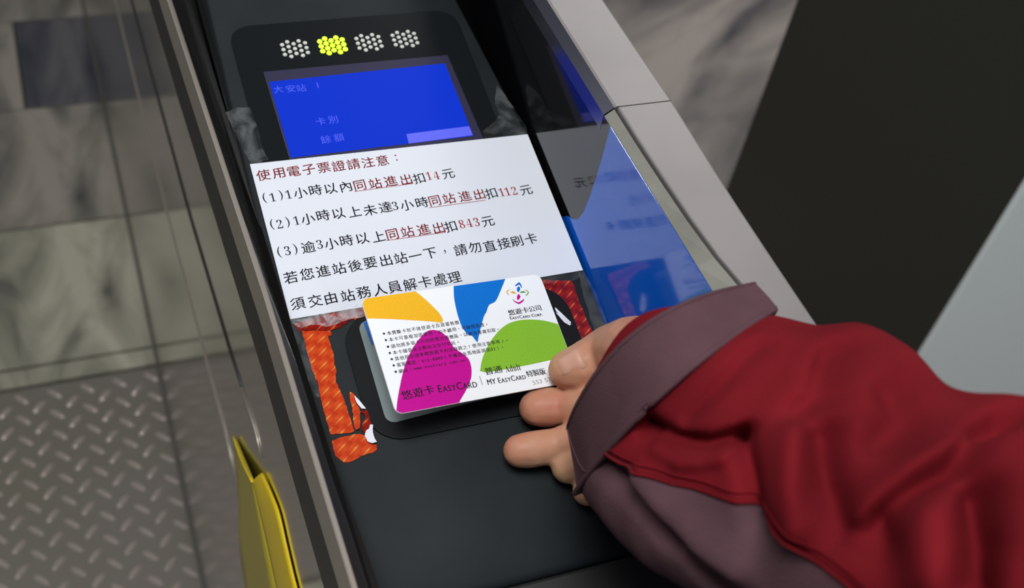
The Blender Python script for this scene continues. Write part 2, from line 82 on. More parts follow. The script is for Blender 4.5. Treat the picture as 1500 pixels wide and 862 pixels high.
for k,c in dict(orange=(246,184,34),blue2=(0,112,205),magenta=(198,0,146),green=(136,190,48),gold=(232,172,58),leaf=(104,150,52)).items():
    c0=srgb(*c); M[k]=mat(k+'_print',c0,.4,spec=.3,vary=(1800,tuple(x*.86 for x in c0),2))
M['cardink']=mat('card_ink',srgb(38,30,44),.5,spec=.2); M['greyink']=mat('grey_ink',srgb(150,146,144),.5,spec=.2)
M['skin']=mat('skin',srgb(192,148,116),.5,spec=.3,sub=.25,bump=(420,.25,.0006),vary=(30,srgb(184,116,94),3))
M['nail']=mat('nail',srgb(196,150,128),.42,spec=.28,sub=.2)
M['red']=mat('red_cotton',srgb(124,25,33),.9,spec=.08,bump=(1500,.8,.0006),vary=(25,srgb(106,20,28),3))
M['mauve']=mat('mauve_twill',srgb(100,72,77),.9,spec=.08,bump=(1600,.9,.0006),vary=(30,srgb(88,63,68),3))
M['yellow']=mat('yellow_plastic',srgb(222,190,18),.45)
M['yellow_shaded']=mat('yellow_plastic_shaded',srgb(176,158,40),.4)  # same yellow plastic, painted darker for the side in shade
M['plate']=mat('checker_plate',srgb(122,114,108),.42,.3,bump=(90,.15,.001),vary=(4,srgb(116,112,98),4))
M['lug']=mat('lug_highlight_steel',srgb(178,165,156),.35,.4)  # lug highlights put into the colour, lighter than the plate
M['silver']=mat('torn_foil_back',srgb(226,226,232),.4)
M['dark_side']=mat('dark_gate_panel',srgb(46,46,38),.6); M['light_end']=mat('pale_gate_end',srgb(222,228,226),.6)
def film(name,white,rough=.18,ns=260,st=.9):
    m=bpy.data.materials.new(name); m.use_nodes=True; nt=m.node_tree; nt.nodes.clear(); N=nt.nodes.new; L=nt.links.new
    o=N('ShaderNodeOutputMaterial'); mx=N('ShaderNodeMixShader'); tr=N('ShaderNodeBsdfTransparent'); g=N('ShaderNodeBsdfPrincipled')
    g.inputs['Base Color'].default_value=(.75,.77,.78,1); g.inputs['Roughness'].default_value=rough
    tc=N('ShaderNodeTexCoord'); n=N('ShaderNodeTexNoise'); n.inputs['Scale'].default_value=ns; n.inputs['Detail'].default_value=3
    n.inputs['Distortion'].default_value=1.5
    r=N('ShaderNodeMapRange'); r.inputs['From Min'].default_value=.38; r.inputs['From Max'].default_value=.75
    r.inputs['To Min'].default_value=white[0]; r.inputs['To Max'].default_value=white[1]
    bp=N('ShaderNodeBump'); bp.inputs['Strength'].default_value=st; bp.inputs['Distance'].default_value=.002
    L(tc.outputs['Object'],n.inputs['Vector']); L(n.outputs['Fac'],r.inputs['Value']); L(r.outputs[0],mx.inputs[0])
    L(n.outputs['Fac'],bp.inputs['Height']); L(bp.outputs[0],g.inputs['Normal'])
    L(tr.outputs[0],mx.inputs[1]); L(g.outputs[0],mx.inputs[2]); L(mx.outputs[0],o.inputs[0]); return m
M['film']=film('clear_packing_tape',(.015,.09),ns=60,st=.4); M['film2']=film('wrinkled_tape',(.01,.13),ns=75,st=.5); M['film3']=film('doubled_tape',(.08,.6),ns=130,st=.6)
def prism(name,base,dark,glint):
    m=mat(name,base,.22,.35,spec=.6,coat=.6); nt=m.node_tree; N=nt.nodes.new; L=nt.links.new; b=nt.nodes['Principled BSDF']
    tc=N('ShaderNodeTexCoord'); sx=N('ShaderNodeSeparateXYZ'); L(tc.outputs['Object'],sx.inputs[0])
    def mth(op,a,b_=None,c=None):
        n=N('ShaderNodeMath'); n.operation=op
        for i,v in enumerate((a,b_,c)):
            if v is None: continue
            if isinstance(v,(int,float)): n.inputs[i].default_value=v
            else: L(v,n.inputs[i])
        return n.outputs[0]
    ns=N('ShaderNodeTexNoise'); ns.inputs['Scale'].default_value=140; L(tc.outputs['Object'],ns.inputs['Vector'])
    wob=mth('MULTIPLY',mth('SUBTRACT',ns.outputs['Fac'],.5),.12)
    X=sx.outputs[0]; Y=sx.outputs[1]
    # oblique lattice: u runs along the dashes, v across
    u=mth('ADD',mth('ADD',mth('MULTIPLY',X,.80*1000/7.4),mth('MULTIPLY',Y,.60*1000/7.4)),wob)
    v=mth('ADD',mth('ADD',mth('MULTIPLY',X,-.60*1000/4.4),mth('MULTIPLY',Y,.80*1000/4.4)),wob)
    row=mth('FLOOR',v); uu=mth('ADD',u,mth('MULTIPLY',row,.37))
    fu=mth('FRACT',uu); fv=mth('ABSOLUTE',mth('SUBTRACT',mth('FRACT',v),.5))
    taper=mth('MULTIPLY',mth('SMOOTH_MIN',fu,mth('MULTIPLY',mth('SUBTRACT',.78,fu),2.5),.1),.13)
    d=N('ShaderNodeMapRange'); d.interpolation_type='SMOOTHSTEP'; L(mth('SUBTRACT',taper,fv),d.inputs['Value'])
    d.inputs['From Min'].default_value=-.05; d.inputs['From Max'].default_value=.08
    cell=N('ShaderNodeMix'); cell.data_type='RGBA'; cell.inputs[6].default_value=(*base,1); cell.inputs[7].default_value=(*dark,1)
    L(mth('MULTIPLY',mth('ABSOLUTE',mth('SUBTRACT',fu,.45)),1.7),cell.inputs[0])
    c2=N('ShaderNodeMix'); c2.data_type='RGBA'; L(cell.outputs[2],c2.inputs[6]); c2.inputs[7].default_value=(*glint,1)  # facet glints put into the base colour as bright dashes
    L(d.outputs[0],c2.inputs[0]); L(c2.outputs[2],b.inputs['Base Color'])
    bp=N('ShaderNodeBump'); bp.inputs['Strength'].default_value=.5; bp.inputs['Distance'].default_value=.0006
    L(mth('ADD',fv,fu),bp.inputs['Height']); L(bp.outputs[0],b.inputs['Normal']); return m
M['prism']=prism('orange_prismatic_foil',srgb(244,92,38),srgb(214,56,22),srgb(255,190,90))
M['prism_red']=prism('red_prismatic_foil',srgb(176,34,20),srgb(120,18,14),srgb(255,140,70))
def marble(name,c1,c2,c3,rot,sc_=(1,.22,1),base=5):
    m=mat(name,c1,.45,spec=.3); nt=m.node_tree; N=nt.nodes.new; L=nt.links.new; b=nt.nodes['Principled BSDF']
    tc=N('ShaderNodeTexCoord'); mp=N('ShaderNodeMapping'); mp.inputs['Rotation'].default_value=(0,0,rot); mp.inputs['Scale'].default_value=(1,1,1)
    mp2=N('ShaderNodeMapping'); mp2.inputs['Scale'].default_value=sc_
    n=N('ShaderNodeTexNoise'); n.inputs['Scale'].default_value=base; n.inputs['Detail'].default_value=7; n.inputs['Distortion'].default_value=.9; n.inputs['Roughness'].default_value=.55
    r=N('ShaderNodeValToRGB'); e=r.color_ramp.elements; e[0].position=.36; e[0].color=(*c3,1); e[1].position=.60; e[1].color=(*c1,1)
    x=e.new(.47); x.color=(*c2,1)
    L(tc.outputs['Object'],mp.inputs[0]); L(mp.outputs[0],mp2.inputs[0]); L(mp2.outputs[0],n.inputs['Vector']); L(n.outputs['Fac'],r.inputs[0]); L(r.outputs[0],b.inputs['Base Color']); return m
M['marble']=marble('grey_marble',srgb(142,135,124),srgb(108,104,95),srgb(62,61,62),0,sc_=(1,.3,1),base=9)
M['marble_pale']=marble('pale_marble',srgb(164,160,142),srgb(132,129,113),srgb(66,68,65),0,sc_=(1,.33,1),base=10)
M['marble_dark']=marble('dark_marble',srgb(92,90,92),srgb(70,70,76),srgb(50,51,58),0,sc_=(1,.15,1),base=14)
M['marble_streak']=marble('streaked_marble',srgb(172,160,150),srgb(128,120,114),srgb(74,70,76),-.62+PI/2,sc_=(1,.22,1),base=5)
M['foot_shade_strip']=mat('foot_shade_grey',srgb(74,71,64),.7)  # dark tone painted for the shade along the wall foot
M['joint']=mat('floor_joint',srgb(60,60,52),.8)
# ---------------------------------------------------------------- helpers
def link(name,me,m=None,parent=None,mw=None):
    o=bpy.data.objects.new(name,me); COL.objects.link(o)
    if m is not None and me is not None and not me.materials: me.materials.append(M[m] if isinstance(m,str) else m)
    if mw is not None: o.matrix_world=mw
    if parent: 
        o.parent=parent; bpy.context.view_layer.update() if False else None
        o.matrix_parent_inverse=parent_inv(parent)
    return o
def parent_inv(p):
    m=p.matrix_basis.copy(); q=p
    while q.parent: 
        m=q.parent.matrix_basis@q.matrix_parent_inverse@m if False else (pw(q.parent)@q.matrix_parent_inverse@q.matrix_basis); return m.inverted()
    return m.inverted()
def pw(o):
    return (pw(o.parent)@o.matrix_parent_inverse if o.parent else Matrix())@o.matrix_basis
def empty(name,label,cat,mw=Matrix(),group=None):
    o=bpy.data.objects.new(name,None); COL.objects.link(o); o.empty_display_size=.02; o.matrix_world=mw; tag(o,label,cat,group); return o
def tag(o,label=None,cat=None,group=None,kind=None):
    if label:o['label']=label
    if cat:o['category']=cat
    if group:o['group']=group
    if kind:o['kind']=kind
    return o
def mesh(vs,fs,name='m',smooth=False):
    me=bpy.data.meshes.new(name); me.from_pydata([tuple(v) for v in vs],[],fs); me.validate()
    if smooth: me.shade_smooth()
    return me
def box(x0,x1,y0,y1,z0,z1,bev=0,seg=2):
    """mm box as mesh"""
    bm=bmesh.new(); vs=[bm.verts.new((x*MM,y*MM,z*MM)) for z in (z0,z1) for y in (y0,y1) for x in (x0,x1)]
    for f in ((0,2,3,1),(4,5,7,6),(0,1,5,4),(2,6,7,3),(0,4,6,2),(1,3,7,5)): bm.faces.new([vs[i] for i in f])
    if bev: bmesh.ops.bevel(bm,geom=bm.edges[:],offset=bev*MM,segments=seg,profile=.5,affect='EDGES')
    me=bpy.data.meshes.new('box'); bm.to_mesh(me); bm.free(); return me
def slab(poly,h0,h1,bev=0,top_only=True,seg=2,uvz=None):
    """prism over a mm outline"""
    a=sum(poly[i-1][0]*poly[i][1]-poly[i][0]*poly[i-1][1] for i in range(len(poly)))
    if a<0: poly=poly[::-1]
    bm=bmesh.new(); n=len(poly)
    bo=[bm.verts.new((p[0]*MM,p[1]*MM,h0*MM)) for p in poly]; to=[bm.verts.new((p[0]*MM,p[1]*MM,h1*MM)) for p in poly]
    bm.faces.new(bo[::-1]); tf=bm.faces.new(to)
    for i in range(n): bm.faces.new((bo[i],bo[(i+1)%n],to[(i+1)%n],to[i]))
    if bev: bmesh.ops.bevel(bm,geom=list(tf.edges),offset=bev*MM,segments=seg,profile=.5,affect='EDGES')
    me=bpy.data.meshes.new('slab'); bm.to_mesh(me); bm.free(); return me
def rrect(x0,x1,y0,y1,r,n=6):
    out=[]
    for cx_,cy_,a in ((x1-r,y1-r,0),(x0+r,y1-r,90),(x0+r,y0+r,180),(x1-r,y0+r,270)):
        for k in range(n+1):
            t=math.radians(a+90*k/n); out.append((cx_+r*math.cos(t),cy_+r*math.sin(t)))
    return out
def clip(poly,win):
    """Sutherland-Hodgman against a convex ccw outline"""
    out=list(poly)
    for i in range(len(win)):
        a,b=win[i],win[(i+1)%len(win)]; inp=out; out=[]
        side=lambda p:(b[0]-a[0])*(p[1]-a[1])-(b[1]-a[1])*(p[0]-a[0])
        for j in range(len(inp)):
            p,q=inp[j-1],inp[j]; sp,sq=side(p),side(q)
            if (sp<0)!=(sq<0):
                t=sp/(sp-sq); out.append((p[0]+(q[0]-p[0])*t,p[1]+(q[1]-p[1])*t))
            if sq>=0: out.append(tuple(q))
        if not out: return []
    return out
def rag(poly,step=1.2,amp=.28,seed=1):
    rnd=random.Random(seed); out=[]
    for i in range(len(poly)):
        p,q=poly[i],poly[(i+1)%len(poly)]; L=math.dist(p,q); n=max(1,int(L/step))
        for k in range(n):
            t=k/n; j=amp if k else amp*.3; out.append((p[0]+(q[0]-p[0])*t+rnd.uniform(-j,j),p[1]+(q[1]-p[1])*t+rnd.uniform(-j,j)))
    return out
# lettering
from mathutils import noise
_g={}
def glyph(ch):
    thin=0x1D7CE<=ord(ch)<0x1D800
    if ch not in _g:
        cu=bpy.data.curves.new('t','FONT'); cu.body=ch; cu.size=1; cu.resolution_u=3; cu.offset=-.009 if thin else 0
        o=bpy.data.objects.new('t',cu); COL.objects.link(o)
        me=bpy.data.meshes.new_from_object(o); vs=[(v.co.x,v.co.y) for v in me.vertices]; fs=[tuple(p.vertices) for p in me.polygons]
        bpy.data.objects.remove(o); bpy.data.curves.remove(cu); bpy.data.meshes.remove(me)
        if vs: bb=(min(v[0] for v in vs),max(v[0] for v in vs),min(v[1] for v in vs),max(v[1] for v in vs))
        else: bb=(0,.25,0,.1)
        _g[ch]=(vs,fs,bb)
    return _g[ch]
class Ink:
    def __init__(s): s.v=[];s.f=[]
    def add(s,vs,fs,z=0):
        k=len(s.v); s.v+=[(x*MM,y*MM,z*MM) for x,y in vs]; s.f+=[tuple(i+k for i in f) for f in fs]
    def poly(s,p,z=0):
        a=sum(p[i-1][0]*p[i][1]-p[i][0]*p[i-1][1] for i in range(len(p)))
        if a<0: p=p[::-1]
        s.add(p,[tuple(range(len(p)))],z)
    def char(s,ch,x,y,size,shear=0,sx=1,z=0):
        vs,fs,bb=glyph(ch); mx,my=(bb[0]+bb[1])/2,(bb[2]+bb[3])/2
        s.add([(x+(a-mx)*size*sx,y+(b-my)*size+(a-mx)*size*shear) for a,b in vs],fs,z)
    def string(s,t,A,B,h,caps=False,z=0):
        x=0;items=[]
        for ch in t:
            k=1
            if caps and ch.islower(): ch=ch.upper();k=.78
            if ch==' ': x+=.3; continue
            vs,fs,bb=glyph(ch)
            gap=.1 if ord(ch)<0x2000 else .06
            items.append((ch,x-bb[0]*k,k)); x+=(bb[1]-bb[0])*k+gap
        x-=gap; d=(B[0]-A[0],B[1]-A[1]); Lg=math.hypot(*d); ux=(d[0]/Lg,d[1]/Lg); uy=(-ux[1],ux[0])
        cap=.72 if ord(t[0])<0x2000 else .92; lo=0 if ord(t[0])<0x2000 else -.08
        for ch,x0,k in items:
            vs,fs,bb=glyph(ch)
            P=[((x0+a*k)/x*Lg,((b*k-lo)/cap-.5)*h) for a,b in vs]
            s.add([(A[0]+ux[0]*p+uy[0]*q,A[1]+ux[1]*p+uy[1]*q) for p,q in P],fs,z)
    def mesh(s): return mesh(s.v,s.f)
def loft(rings,closed=True,caps=False):
    n=len(rings[0]); vs=[p for r in rings for p in r]; fs=[]
    for i in range(len(rings)-1):
        for j in range(n if closed else n-1):
            k=(j+1)%n; fs.append((i*n+j,i*n+k,(i+1)*n+k,(i+1)*n+j))
    if caps: fs.append(tuple(range(n))[::-1]); fs.append(tuple(range((len(rings)-1)*n,len(rings)*n)))
    return vs,fs
def tube(pts,r,n=8):
    rings=[]
    for i,p in enumerate(pts):
        t=(V3(pts[min(i+1,len(pts)-1)])-V3(pts[max(i-1,0)])).normalized(); a=t.orthogonal().normalized() if abs(t.z)>.9 else t.cross(V3((0,0,1))).normalized(); b=t.cross(a)
        rings.append([V3(p)+(a*math.cos(2*PI*k/n)+b*math.sin(2*PI*k/n))*r for k in range(n)])
    return loft(rings,True,True)
# ================================================================ setting: the floor
FM=Matrix.Translation((0,0,0))
bm_floor=box(-1500,2600,-800,4200,-60,-6)
floor=link('floor',bm_floor,'joint'); tag(floor,kind='structure')
ceiling=link('ceiling',box(-1500,2600,-2500,4200,3200,3260),'blackgap'); tag(ceiling,kind='structure')
def tile(name,x0,x1,y0,y1,m,z=0):
    o=link(name,box(x0,x1,y0,y1,-6,z,1.0,1),m,floor); return o
g=2
for y0,y1,spans,ms in ((-250,388,((-1250,45),(45,1300)),('marble_pale','marble_streak')),(390,760,((420,1300),),('marble_streak',)),
        (762,795,((-1250,-640),(-640,45)),('marble_pale','marble_pale')),(795,1062,((-1250,45),),('marble_pale',)),(1062,1341,((-1250,45),),('marble',)),
        (1341,1586,((-1250,-200),(-200,45)),('marble','marble_dark')),(1586,2400,((-1250,45),),('marble',)),
        (762,2400,((45,1700),),('marble_streak',)),(2400,3600,((-1250,45),(45,1700)),('marble','marble_streak'))):
    for (x0,x1),m in zip(spans,ms): tile('floor_tile',x0+g,x1-g,y0+g,y1-g,m)
for x0,x1 in ((-1250,-400),(-400,420)):
    tile('checker_plate',x0+g,x1-g,391,759,'plate',0)
bm=bmesh.new()
def lug(x,y,ang,L=11.5,w=4.2,h=2.4):
    c,s=math.cos(ang),math.sin(ang); top=[];bot=[]
    for k in range(8):
        t=2*PI*k/8; a=(L*math.cos(t),w*math.sin(t)); b=(L*.6*math.cos(t),w*.4*math.sin(t))
        bot.append(bm.verts.new(((x+a[0]*c-a[1]*s)*MM,(y+a[0]*s+a[1]*c)*MM,0)))
        top.append(bm.verts.new(((x+b[0]*c-b[1]*s)*MM,(y+b[0]*s+b[1]*c)*MM,h*MM)))
    bm.faces.new(top)
    for k in range(8): bm.faces.new((bot[k],bot[(k+1)%8],top[(k+1)%8],top[k]))
y=400
P=41;Q=34
for j in range(11):
    for i in range(-16,14):
        lug(i*P-10,402+j*Q,-PI/4)
        if j<10: lug((i+.5)*P-10,402+(j+.5)*Q,PI/4)
me=bpy.data.meshes.new('lugs'); bm.to_mesh(me); bm.free()
o=link('raised_lug',me,'lug',floor); tag(o,kind='stuff')
# ================================================================ the fare gate body
gate=empty('fare_gate','long steel fare gate cabinet with a raised steel rail, carrying the card reader','fare gate',Matrix.Translation((0,.3,0)),'fare gates')
def gp(name,me,m,mw=None,parent=None): return link(name,me,m,parent or gate,mw or Matrix.Translation((0,0,ZO)))
gp('side_panel',box(-80,-77,-300,3000,-898,14),'steel_dark')
gp('side_panel',box(94,97,-300,1500,-898,78),'steel_dark')
gp('foot_shade_strip',box(-82.5,-80,-300,3000,-898,-884),'foot_shade_strip')  # added strip, stands in for the soft shade where wall meets floor
gp('core_body',box(-76,64,-300,1500,-890,-100),'blackgap')
# thin steel lip along the lane edge, slightly tapering towards the passenger
lv=[]
for y,xa,xb in ((-330,-82.6,-80.0),(-114,-85.2,-82.9),(31,-86.0,-83.7),(253,-90.8,-88.3),(520,-95,-92.5),(1500,-100,-97.5)):
    lv.append([V3((xa*MM,y*MM,-.004)),V3((xb*MM,y*MM,-.004)),V3((xb*MM,y*MM,.0196)),V3(((xb-.5)*MM,y*MM,.0200)),V3(((xa+.5)*MM,y*MM,.0200)),V3((xa*MM,y*MM,.0196))])
gp('edge_trim',mesh(*loft(lv,True,True)),'trim')
lv=[]
for y,xa,xb in ((-330,-80.0,-73.6),(-114,-82.9,-73.6),(-60,-83.2,-75.4),(44,-83.7,-79.0),(120,-85.4,-77.9),(253,-88.3,-74.9),(520,-92.5,-72.4),(1500,-97.5,-72)):
    lv.append([V3((xa*MM,y*MM,-.05)),V3((xb*MM,y*MM,-.05)),V3((xb*MM,y*MM,.010)),V3((xa*MM,y*MM,.018))])
gp('edge_gasket',mesh(*loft(lv,True,True)),'blackgap')
# seams standing proud on the side panel
def seamstrip(name,pts,r,m): 
    gp(name,mesh(*tube([V3((x*MM,y*MM,z*MM)) for x,y,z in pts],r*MM,6),smooth=True),m)
seamstrip('panel_seam',[(-80.5,1500,-345),(-80.5,697,-343),(-80.5,455,-334),(-80.5,279,-309),(-80.5,195,-294),(-80.5,150,-300)],.5,'trim')
seamstrip('panel_seam',[(-80.3,1500,-230),(-80.3,604,-214),(-80.3,304,-192),(-80.3,157,-167),(-80.3,120,-157)],.8,'blackgap')
seamstrip('panel_seam',[(-80.5,120,-157),(-80.5,95,-150),(-80.5,80,-147),(-80.5,66,-152)],.8,'trim')
# inner upright wall of glossy black plastic, with the blue decal film
gp('upright_wall',box(68,72,-330,900,-60,83.8),'wall_black')
dz=[(p[1],p[2]) for p in ((0,39.5,83.9),(0,39.3,72.7),(0,39.7,58.3),(0,41.1,40.2),(0,43,28.9),(0,46.2,21.4),(0,50.5,17.5),(0,57,13.5))]
dz+=[(62,8),(60,0),(-330,-75),(-330,83.9)]
me=slab([(-y,z) for y,z in dz],0,.25)
gp('blue_decal',me,'blue',Matrix.Translation((.06798,0,ZO))@Matrix(((0,0,-1,0),(-1,0,0,0),(0,1,0,0),(0,0,0,1))))
# rails: cross-section lofts (inner top edge and chamfer follow the bend of the lower section)
def rail(name,rows):
    lv=[]
    for y,xi,xc,zc,xo in rows:      # xi lower inner x, xc top inner x, zc chamfer z, xo outer x
        t=88
        q=[(xi,zc-9),(xi,zc-.3),(xi+.3,zc+.1),(xc-.7,t-.45),(xc+.5,t),(xo-1.2,t),(xo-.3,t-.4),(xo,t-1.3),(xo,t-12)]
        lv.append([V3((a*MM,y*MM,b*MM)) for a,b in q])
    me=mesh(*loft(lv,True,True)); o=gp(name,me,'steel'); return o
rail('rail_section',[(y,72.6,73.0,86.5,100.9) for y in (47.6,60,130,600,1500)])
LR=[(46.8,73.3,100.9),(30,73.3,100.3),(17,73.4,99.8),(-2,73.8,99.1),(-25,74.6,98.6),(-47,76.2,98.4),(-68,79.4,98.3),(-90,83,98.3),(-330,86,98.3)]
def qloft(fn,rows): return mesh(*loft([[V3((a*MM,r[0]*MM,c*MM)) for a,c in fn(r)] for r in rows],True,True))
gp('rail_section',qloft(lambda r:((r[1]+.4,72),(r[1]+.4,87.2),(r[1]+.7,87.8),(r[1]+1.4,88),(r[2]-1.2,88),(r[2]-.3,87.6),(r[2],86.7),(r[2],76)),LR),'steel')
gp('rail_chamfer',qloft(lambda r:((68.2,80),(68.2,84.0),(r[1]-1.3,87.0),(r[1]-.9,86.8),(r[1]-.9,80)),LR),'chamfer')
gp('groove_floor',qloft(lambda r:((r[1]-1,80),(r[1]-1,85.4),(r[1]+.5,85.4),(r[1]+.5,80)),LR),'blackgap')
gp('rail_lip',mesh(*loft([[V3((a*MM,y*MM,c*MM)) for a,c in ((67.9,76),(67.9,84.2),(72.7,87.7),(72.7,76))] for y in (47.5,400,1500)],True,True)),'lip')
# ================================================================ card reader in the gate
reader=empty('card_reader','sloped black card reader with blue display, indicator lamps and touch pad','card reader',RM)
def rd(name,me,m,parent=None,dz=0): return link(name,me,m,parent or reader,RM@Matrix.Translation((0,0,dz*MM)))
# housing: profile across y, tapering, rolling off towards the passenger
prof=[(-112,-40,-73,67),(-107.6,-9.5,-73,67),(-106.6,-7.4,-73,67),(-104.5,-6.2,-73.1,67),(-99,-4.6,-73.2,67),(-93,-3.0,-73.3,67),(-84,-1.2,-73.8,67),(-72,-.2,-74.2,67),(-50,0,-75,67),(45,0,-78.6,67),(117,0,-77.4,66),(210,0,-75.2,57.3),(300,0,-73.5,48.5),(420,0,-72,40)]
lv=[]
for y,h,xa,xb in prof:
    lv.append([V3((a*MM,y*MM,b*MM)) for a,b in ((xa,-40),(xa,h-1.8),(xa+.5,h-.6),(xa+1.8,h),(xb-1.8,h),(xb-.5,h-.6),(xb,h-1.8),(xb,-40))])
o=rd('housing',mesh(*loft(lv,True,True),smooth=True),'housing')
rd('front_cover',box(-73,67,-230,-108.4,-45,-7.5,1.5),'blackgap')
bz=rrect(-68.6,53.0,60,202.8,11,8)
rd('bezel_panel',slab(bz,-.5,.6,.3),'bezel')
fr=rd('display_frame',slab([(-56.8,170.7),(39.9,170.5),(42.0,112),(-56.0,112)],.5,.9,.1),'frame')
rd('display',slab([(-54.9+-.6,163.6),(36.8,164.8),(37.3,115.5),(-55.3,115.3)],.85,1.05),'screen',fr)
ik=Ink()
for c,x,y in D['SCR']: ik.char(c,x,y,5.2,.03)
for i,c in enumerate('12:47'): ik.char(c,17+i*3.2,161.5,3.6) if False else None
rd('display_text',ik.mesh(),'scrtext',fr,1.10)
rd('display_bar',slab(D['SBAR'],1.05,1.08),'scrbar',fr)
ik=Ink()
for i,c in enumerate('請靠卡'): ik.char(c,12+i*8,118.6,4.6)
import itertools
DOTM={}
for k,(dx,dy) in enumerate(((-37.9,184.2),(-18.4,184.3),(0.9,184.1),(20.4,184.2))):
    on=(k==1)
    e=link('indicator_light',slab(rrect(-7.6,7.6,-6.6,6.6,2,3),.58,.62),'bezel',reader,RM@Matrix.Translation((dx*MM,dy*MM,0)))
    e['label']='lit yellow green dot cluster' if on else 'unlit white dot cluster'
    if on not in DOTM:
        bm=bmesh.new(); bmesh.ops.create_cone(bm,cap_ends=True,segments=14,radius1=(1.15 if not on else 1.4)*MM,radius2=(1.0 if not on else 1.25)*MM,depth=.5*MM)
        DOTM[on]=bpy.data.meshes.new('dot'); bm.to_mesh(DOTM[on]); bm.free(); DOTM[on].materials.append(M['dot_on' if on else 'dot'])
    for cix,ny in ((-2,3),(-1,4),(0,3),(1,4),(2,3)):
        for r in range(ny):
            x=cix*2.95; yy=(r-(ny-1)/2)*3.35
            link('light_dot',DOTM[on],None,e,RM@Matrix.Translation(((dx+x)*MM,(dy+yy)*MM,.8*MM)))
pad=rd('touch_pad',slab(rrect(-54.5,52,-39,23.5,15,8),-.5,1.1,.5,seg=3),'pad')
pl=rd('pad_label',slab([(x,y+(x+46)*.062*(1 if y<0 else .02)) for x,y in rrect(-46.8,36,-31,20.2,4.5,6)],1.0,1.4,.1),'label',pad)
rd('label_graphic',slab(D['LBLUE'],1.3,1.5),'lblue',pad)
# ================================================================ notice sheet
SH=D['SHEET']
notice=empty('notice_sheet','white laminated notice with red and black Chinese lines taped over the reader','notice',RM@Matrix.Translation((-5*MM,70*MM,1.3*MM)))
# gently wavy sheet as a grid
nx,ny=30,20; vs=[];fs=[]
def shp(u,v):
    a=[SH[3][k]+(SH[2][k]-SH[3][k])*u for k in (0,1)]; b=[SH[0][k]+(SH[1][k]-SH[0][k])*u for k in (0,1)]
    return a[0]+(b[0]-a[0])*v,a[1]+(b[1]-a[1])*v
def bil(u,v,z):
    x,y=shp(u,v); return (x*MM,y*MM,z*MM)
for z in (1.0,1.22):
    for j in range(ny+1):
        for i in range(nx+1): vs.append(bil(i/nx,j/ny,z))
n1=(nx+1)*(ny+1)
for j in range(ny):
    for i in range(nx):
        a=j*(nx+1)+i; fs.append((a,a+nx+1,a+nx+2,a+1)); fs.append((n1+a,n1+a+1,n1+a+nx+2,n1+a+nx+1))
rim=[i for i in range(nx+1)]+[(j+1)*(nx+1)-1 for j in range(1,ny+1)]+[ny*(nx+1)+i for i in range(nx-1,-1,-1)]+[j*(nx+1) for j in range(ny-1,0,-1)]
for k in range(len(rim)):
    a,b=rim[k],rim[(k+1)%len(rim)]; fs.append((a,b,n1+b,n1+a))
rd('sheet',mesh(vs,fs),'paper',notice)
ink={'r':Ink(),'k':Ink()}
SER={'1':'𝟏','2':'𝟐','3':'𝟑','4':'𝟒','8':'𝟖'}
for ch,x,y,c in D['TXT']:
    if ch in '()': ink[c].char(ch,x,y+.2,6.6,0)
    elif ch in SER: ink[c].char(SER[ch],x,y,6.9,0,.82)
    elif ch in '：，': ink[c].char(ch,x,y,6.0)
    else:
        for ex,ey in ((-.07,-.035),(.07,.035),(0,.07)): ink[c].char(ch,x+ex,y+ey,6.75,.07)
for a,b in D['UND']:
    ink['r'].poly([(a[0],a[1]),(b[0],b[1]),(b[0],b[1]+.32),(a[0],a[1]+.32)])
o=rd('printed_text',ink['k'].mesh(),'ink',notice,1.27); o['label']='black printed lines'
o=rd('printed_text',ink['r'].mesh(),'redink',notice,1.27); o['label']='red printed words and underlines'
# ================================================================ reflective tape and clear tape
def strip(name,poly,m,h0,h1,label,cat,seed,amp=.28,group=None,step=1.2):
    group='pieces of prismatic tape around the pad' if cat=='tape' else 'torn white scraps by the pad'
    cxm=sum(p[0] for p in poly)/len(poly); cym=sum(p[1] for p in poly)/len(poly)
    me=slab(rag(poly,step,amp,seed),h0,h1); o=link(name,me,m,None,RM); tag(o,label,cat,group); return o
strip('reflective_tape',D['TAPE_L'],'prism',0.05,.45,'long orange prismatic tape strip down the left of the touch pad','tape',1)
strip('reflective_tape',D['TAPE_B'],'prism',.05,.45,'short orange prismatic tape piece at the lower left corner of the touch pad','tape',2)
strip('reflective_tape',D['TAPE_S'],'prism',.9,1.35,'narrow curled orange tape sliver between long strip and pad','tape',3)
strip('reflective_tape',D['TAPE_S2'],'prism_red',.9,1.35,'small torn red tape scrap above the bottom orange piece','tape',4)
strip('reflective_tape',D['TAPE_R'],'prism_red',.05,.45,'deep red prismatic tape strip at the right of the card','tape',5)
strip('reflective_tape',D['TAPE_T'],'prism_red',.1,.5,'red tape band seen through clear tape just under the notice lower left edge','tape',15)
strip('foil_scrap',D['TORN1'],'silver',1.3,1.5,'upper torn white foil scrap beside the orange sliver','scrap',6,.15)
strip('foil_scrap',D['TORN2'],'silver',1.3,1.6,'lower torn white foil scrap on the bottom orange piece','scrap',7,.15)
strip('foil_scrap',D['SLIV'],'silver',1.2,1.4,'long thin white sliver at the right end of the touch pad','scrap',8,.05)
strip('foil_scrap',D['SLIV2'],'silver',1.2,1.4,'short thin white sliver beneath the longer one by the green print','scrap',9,.05)
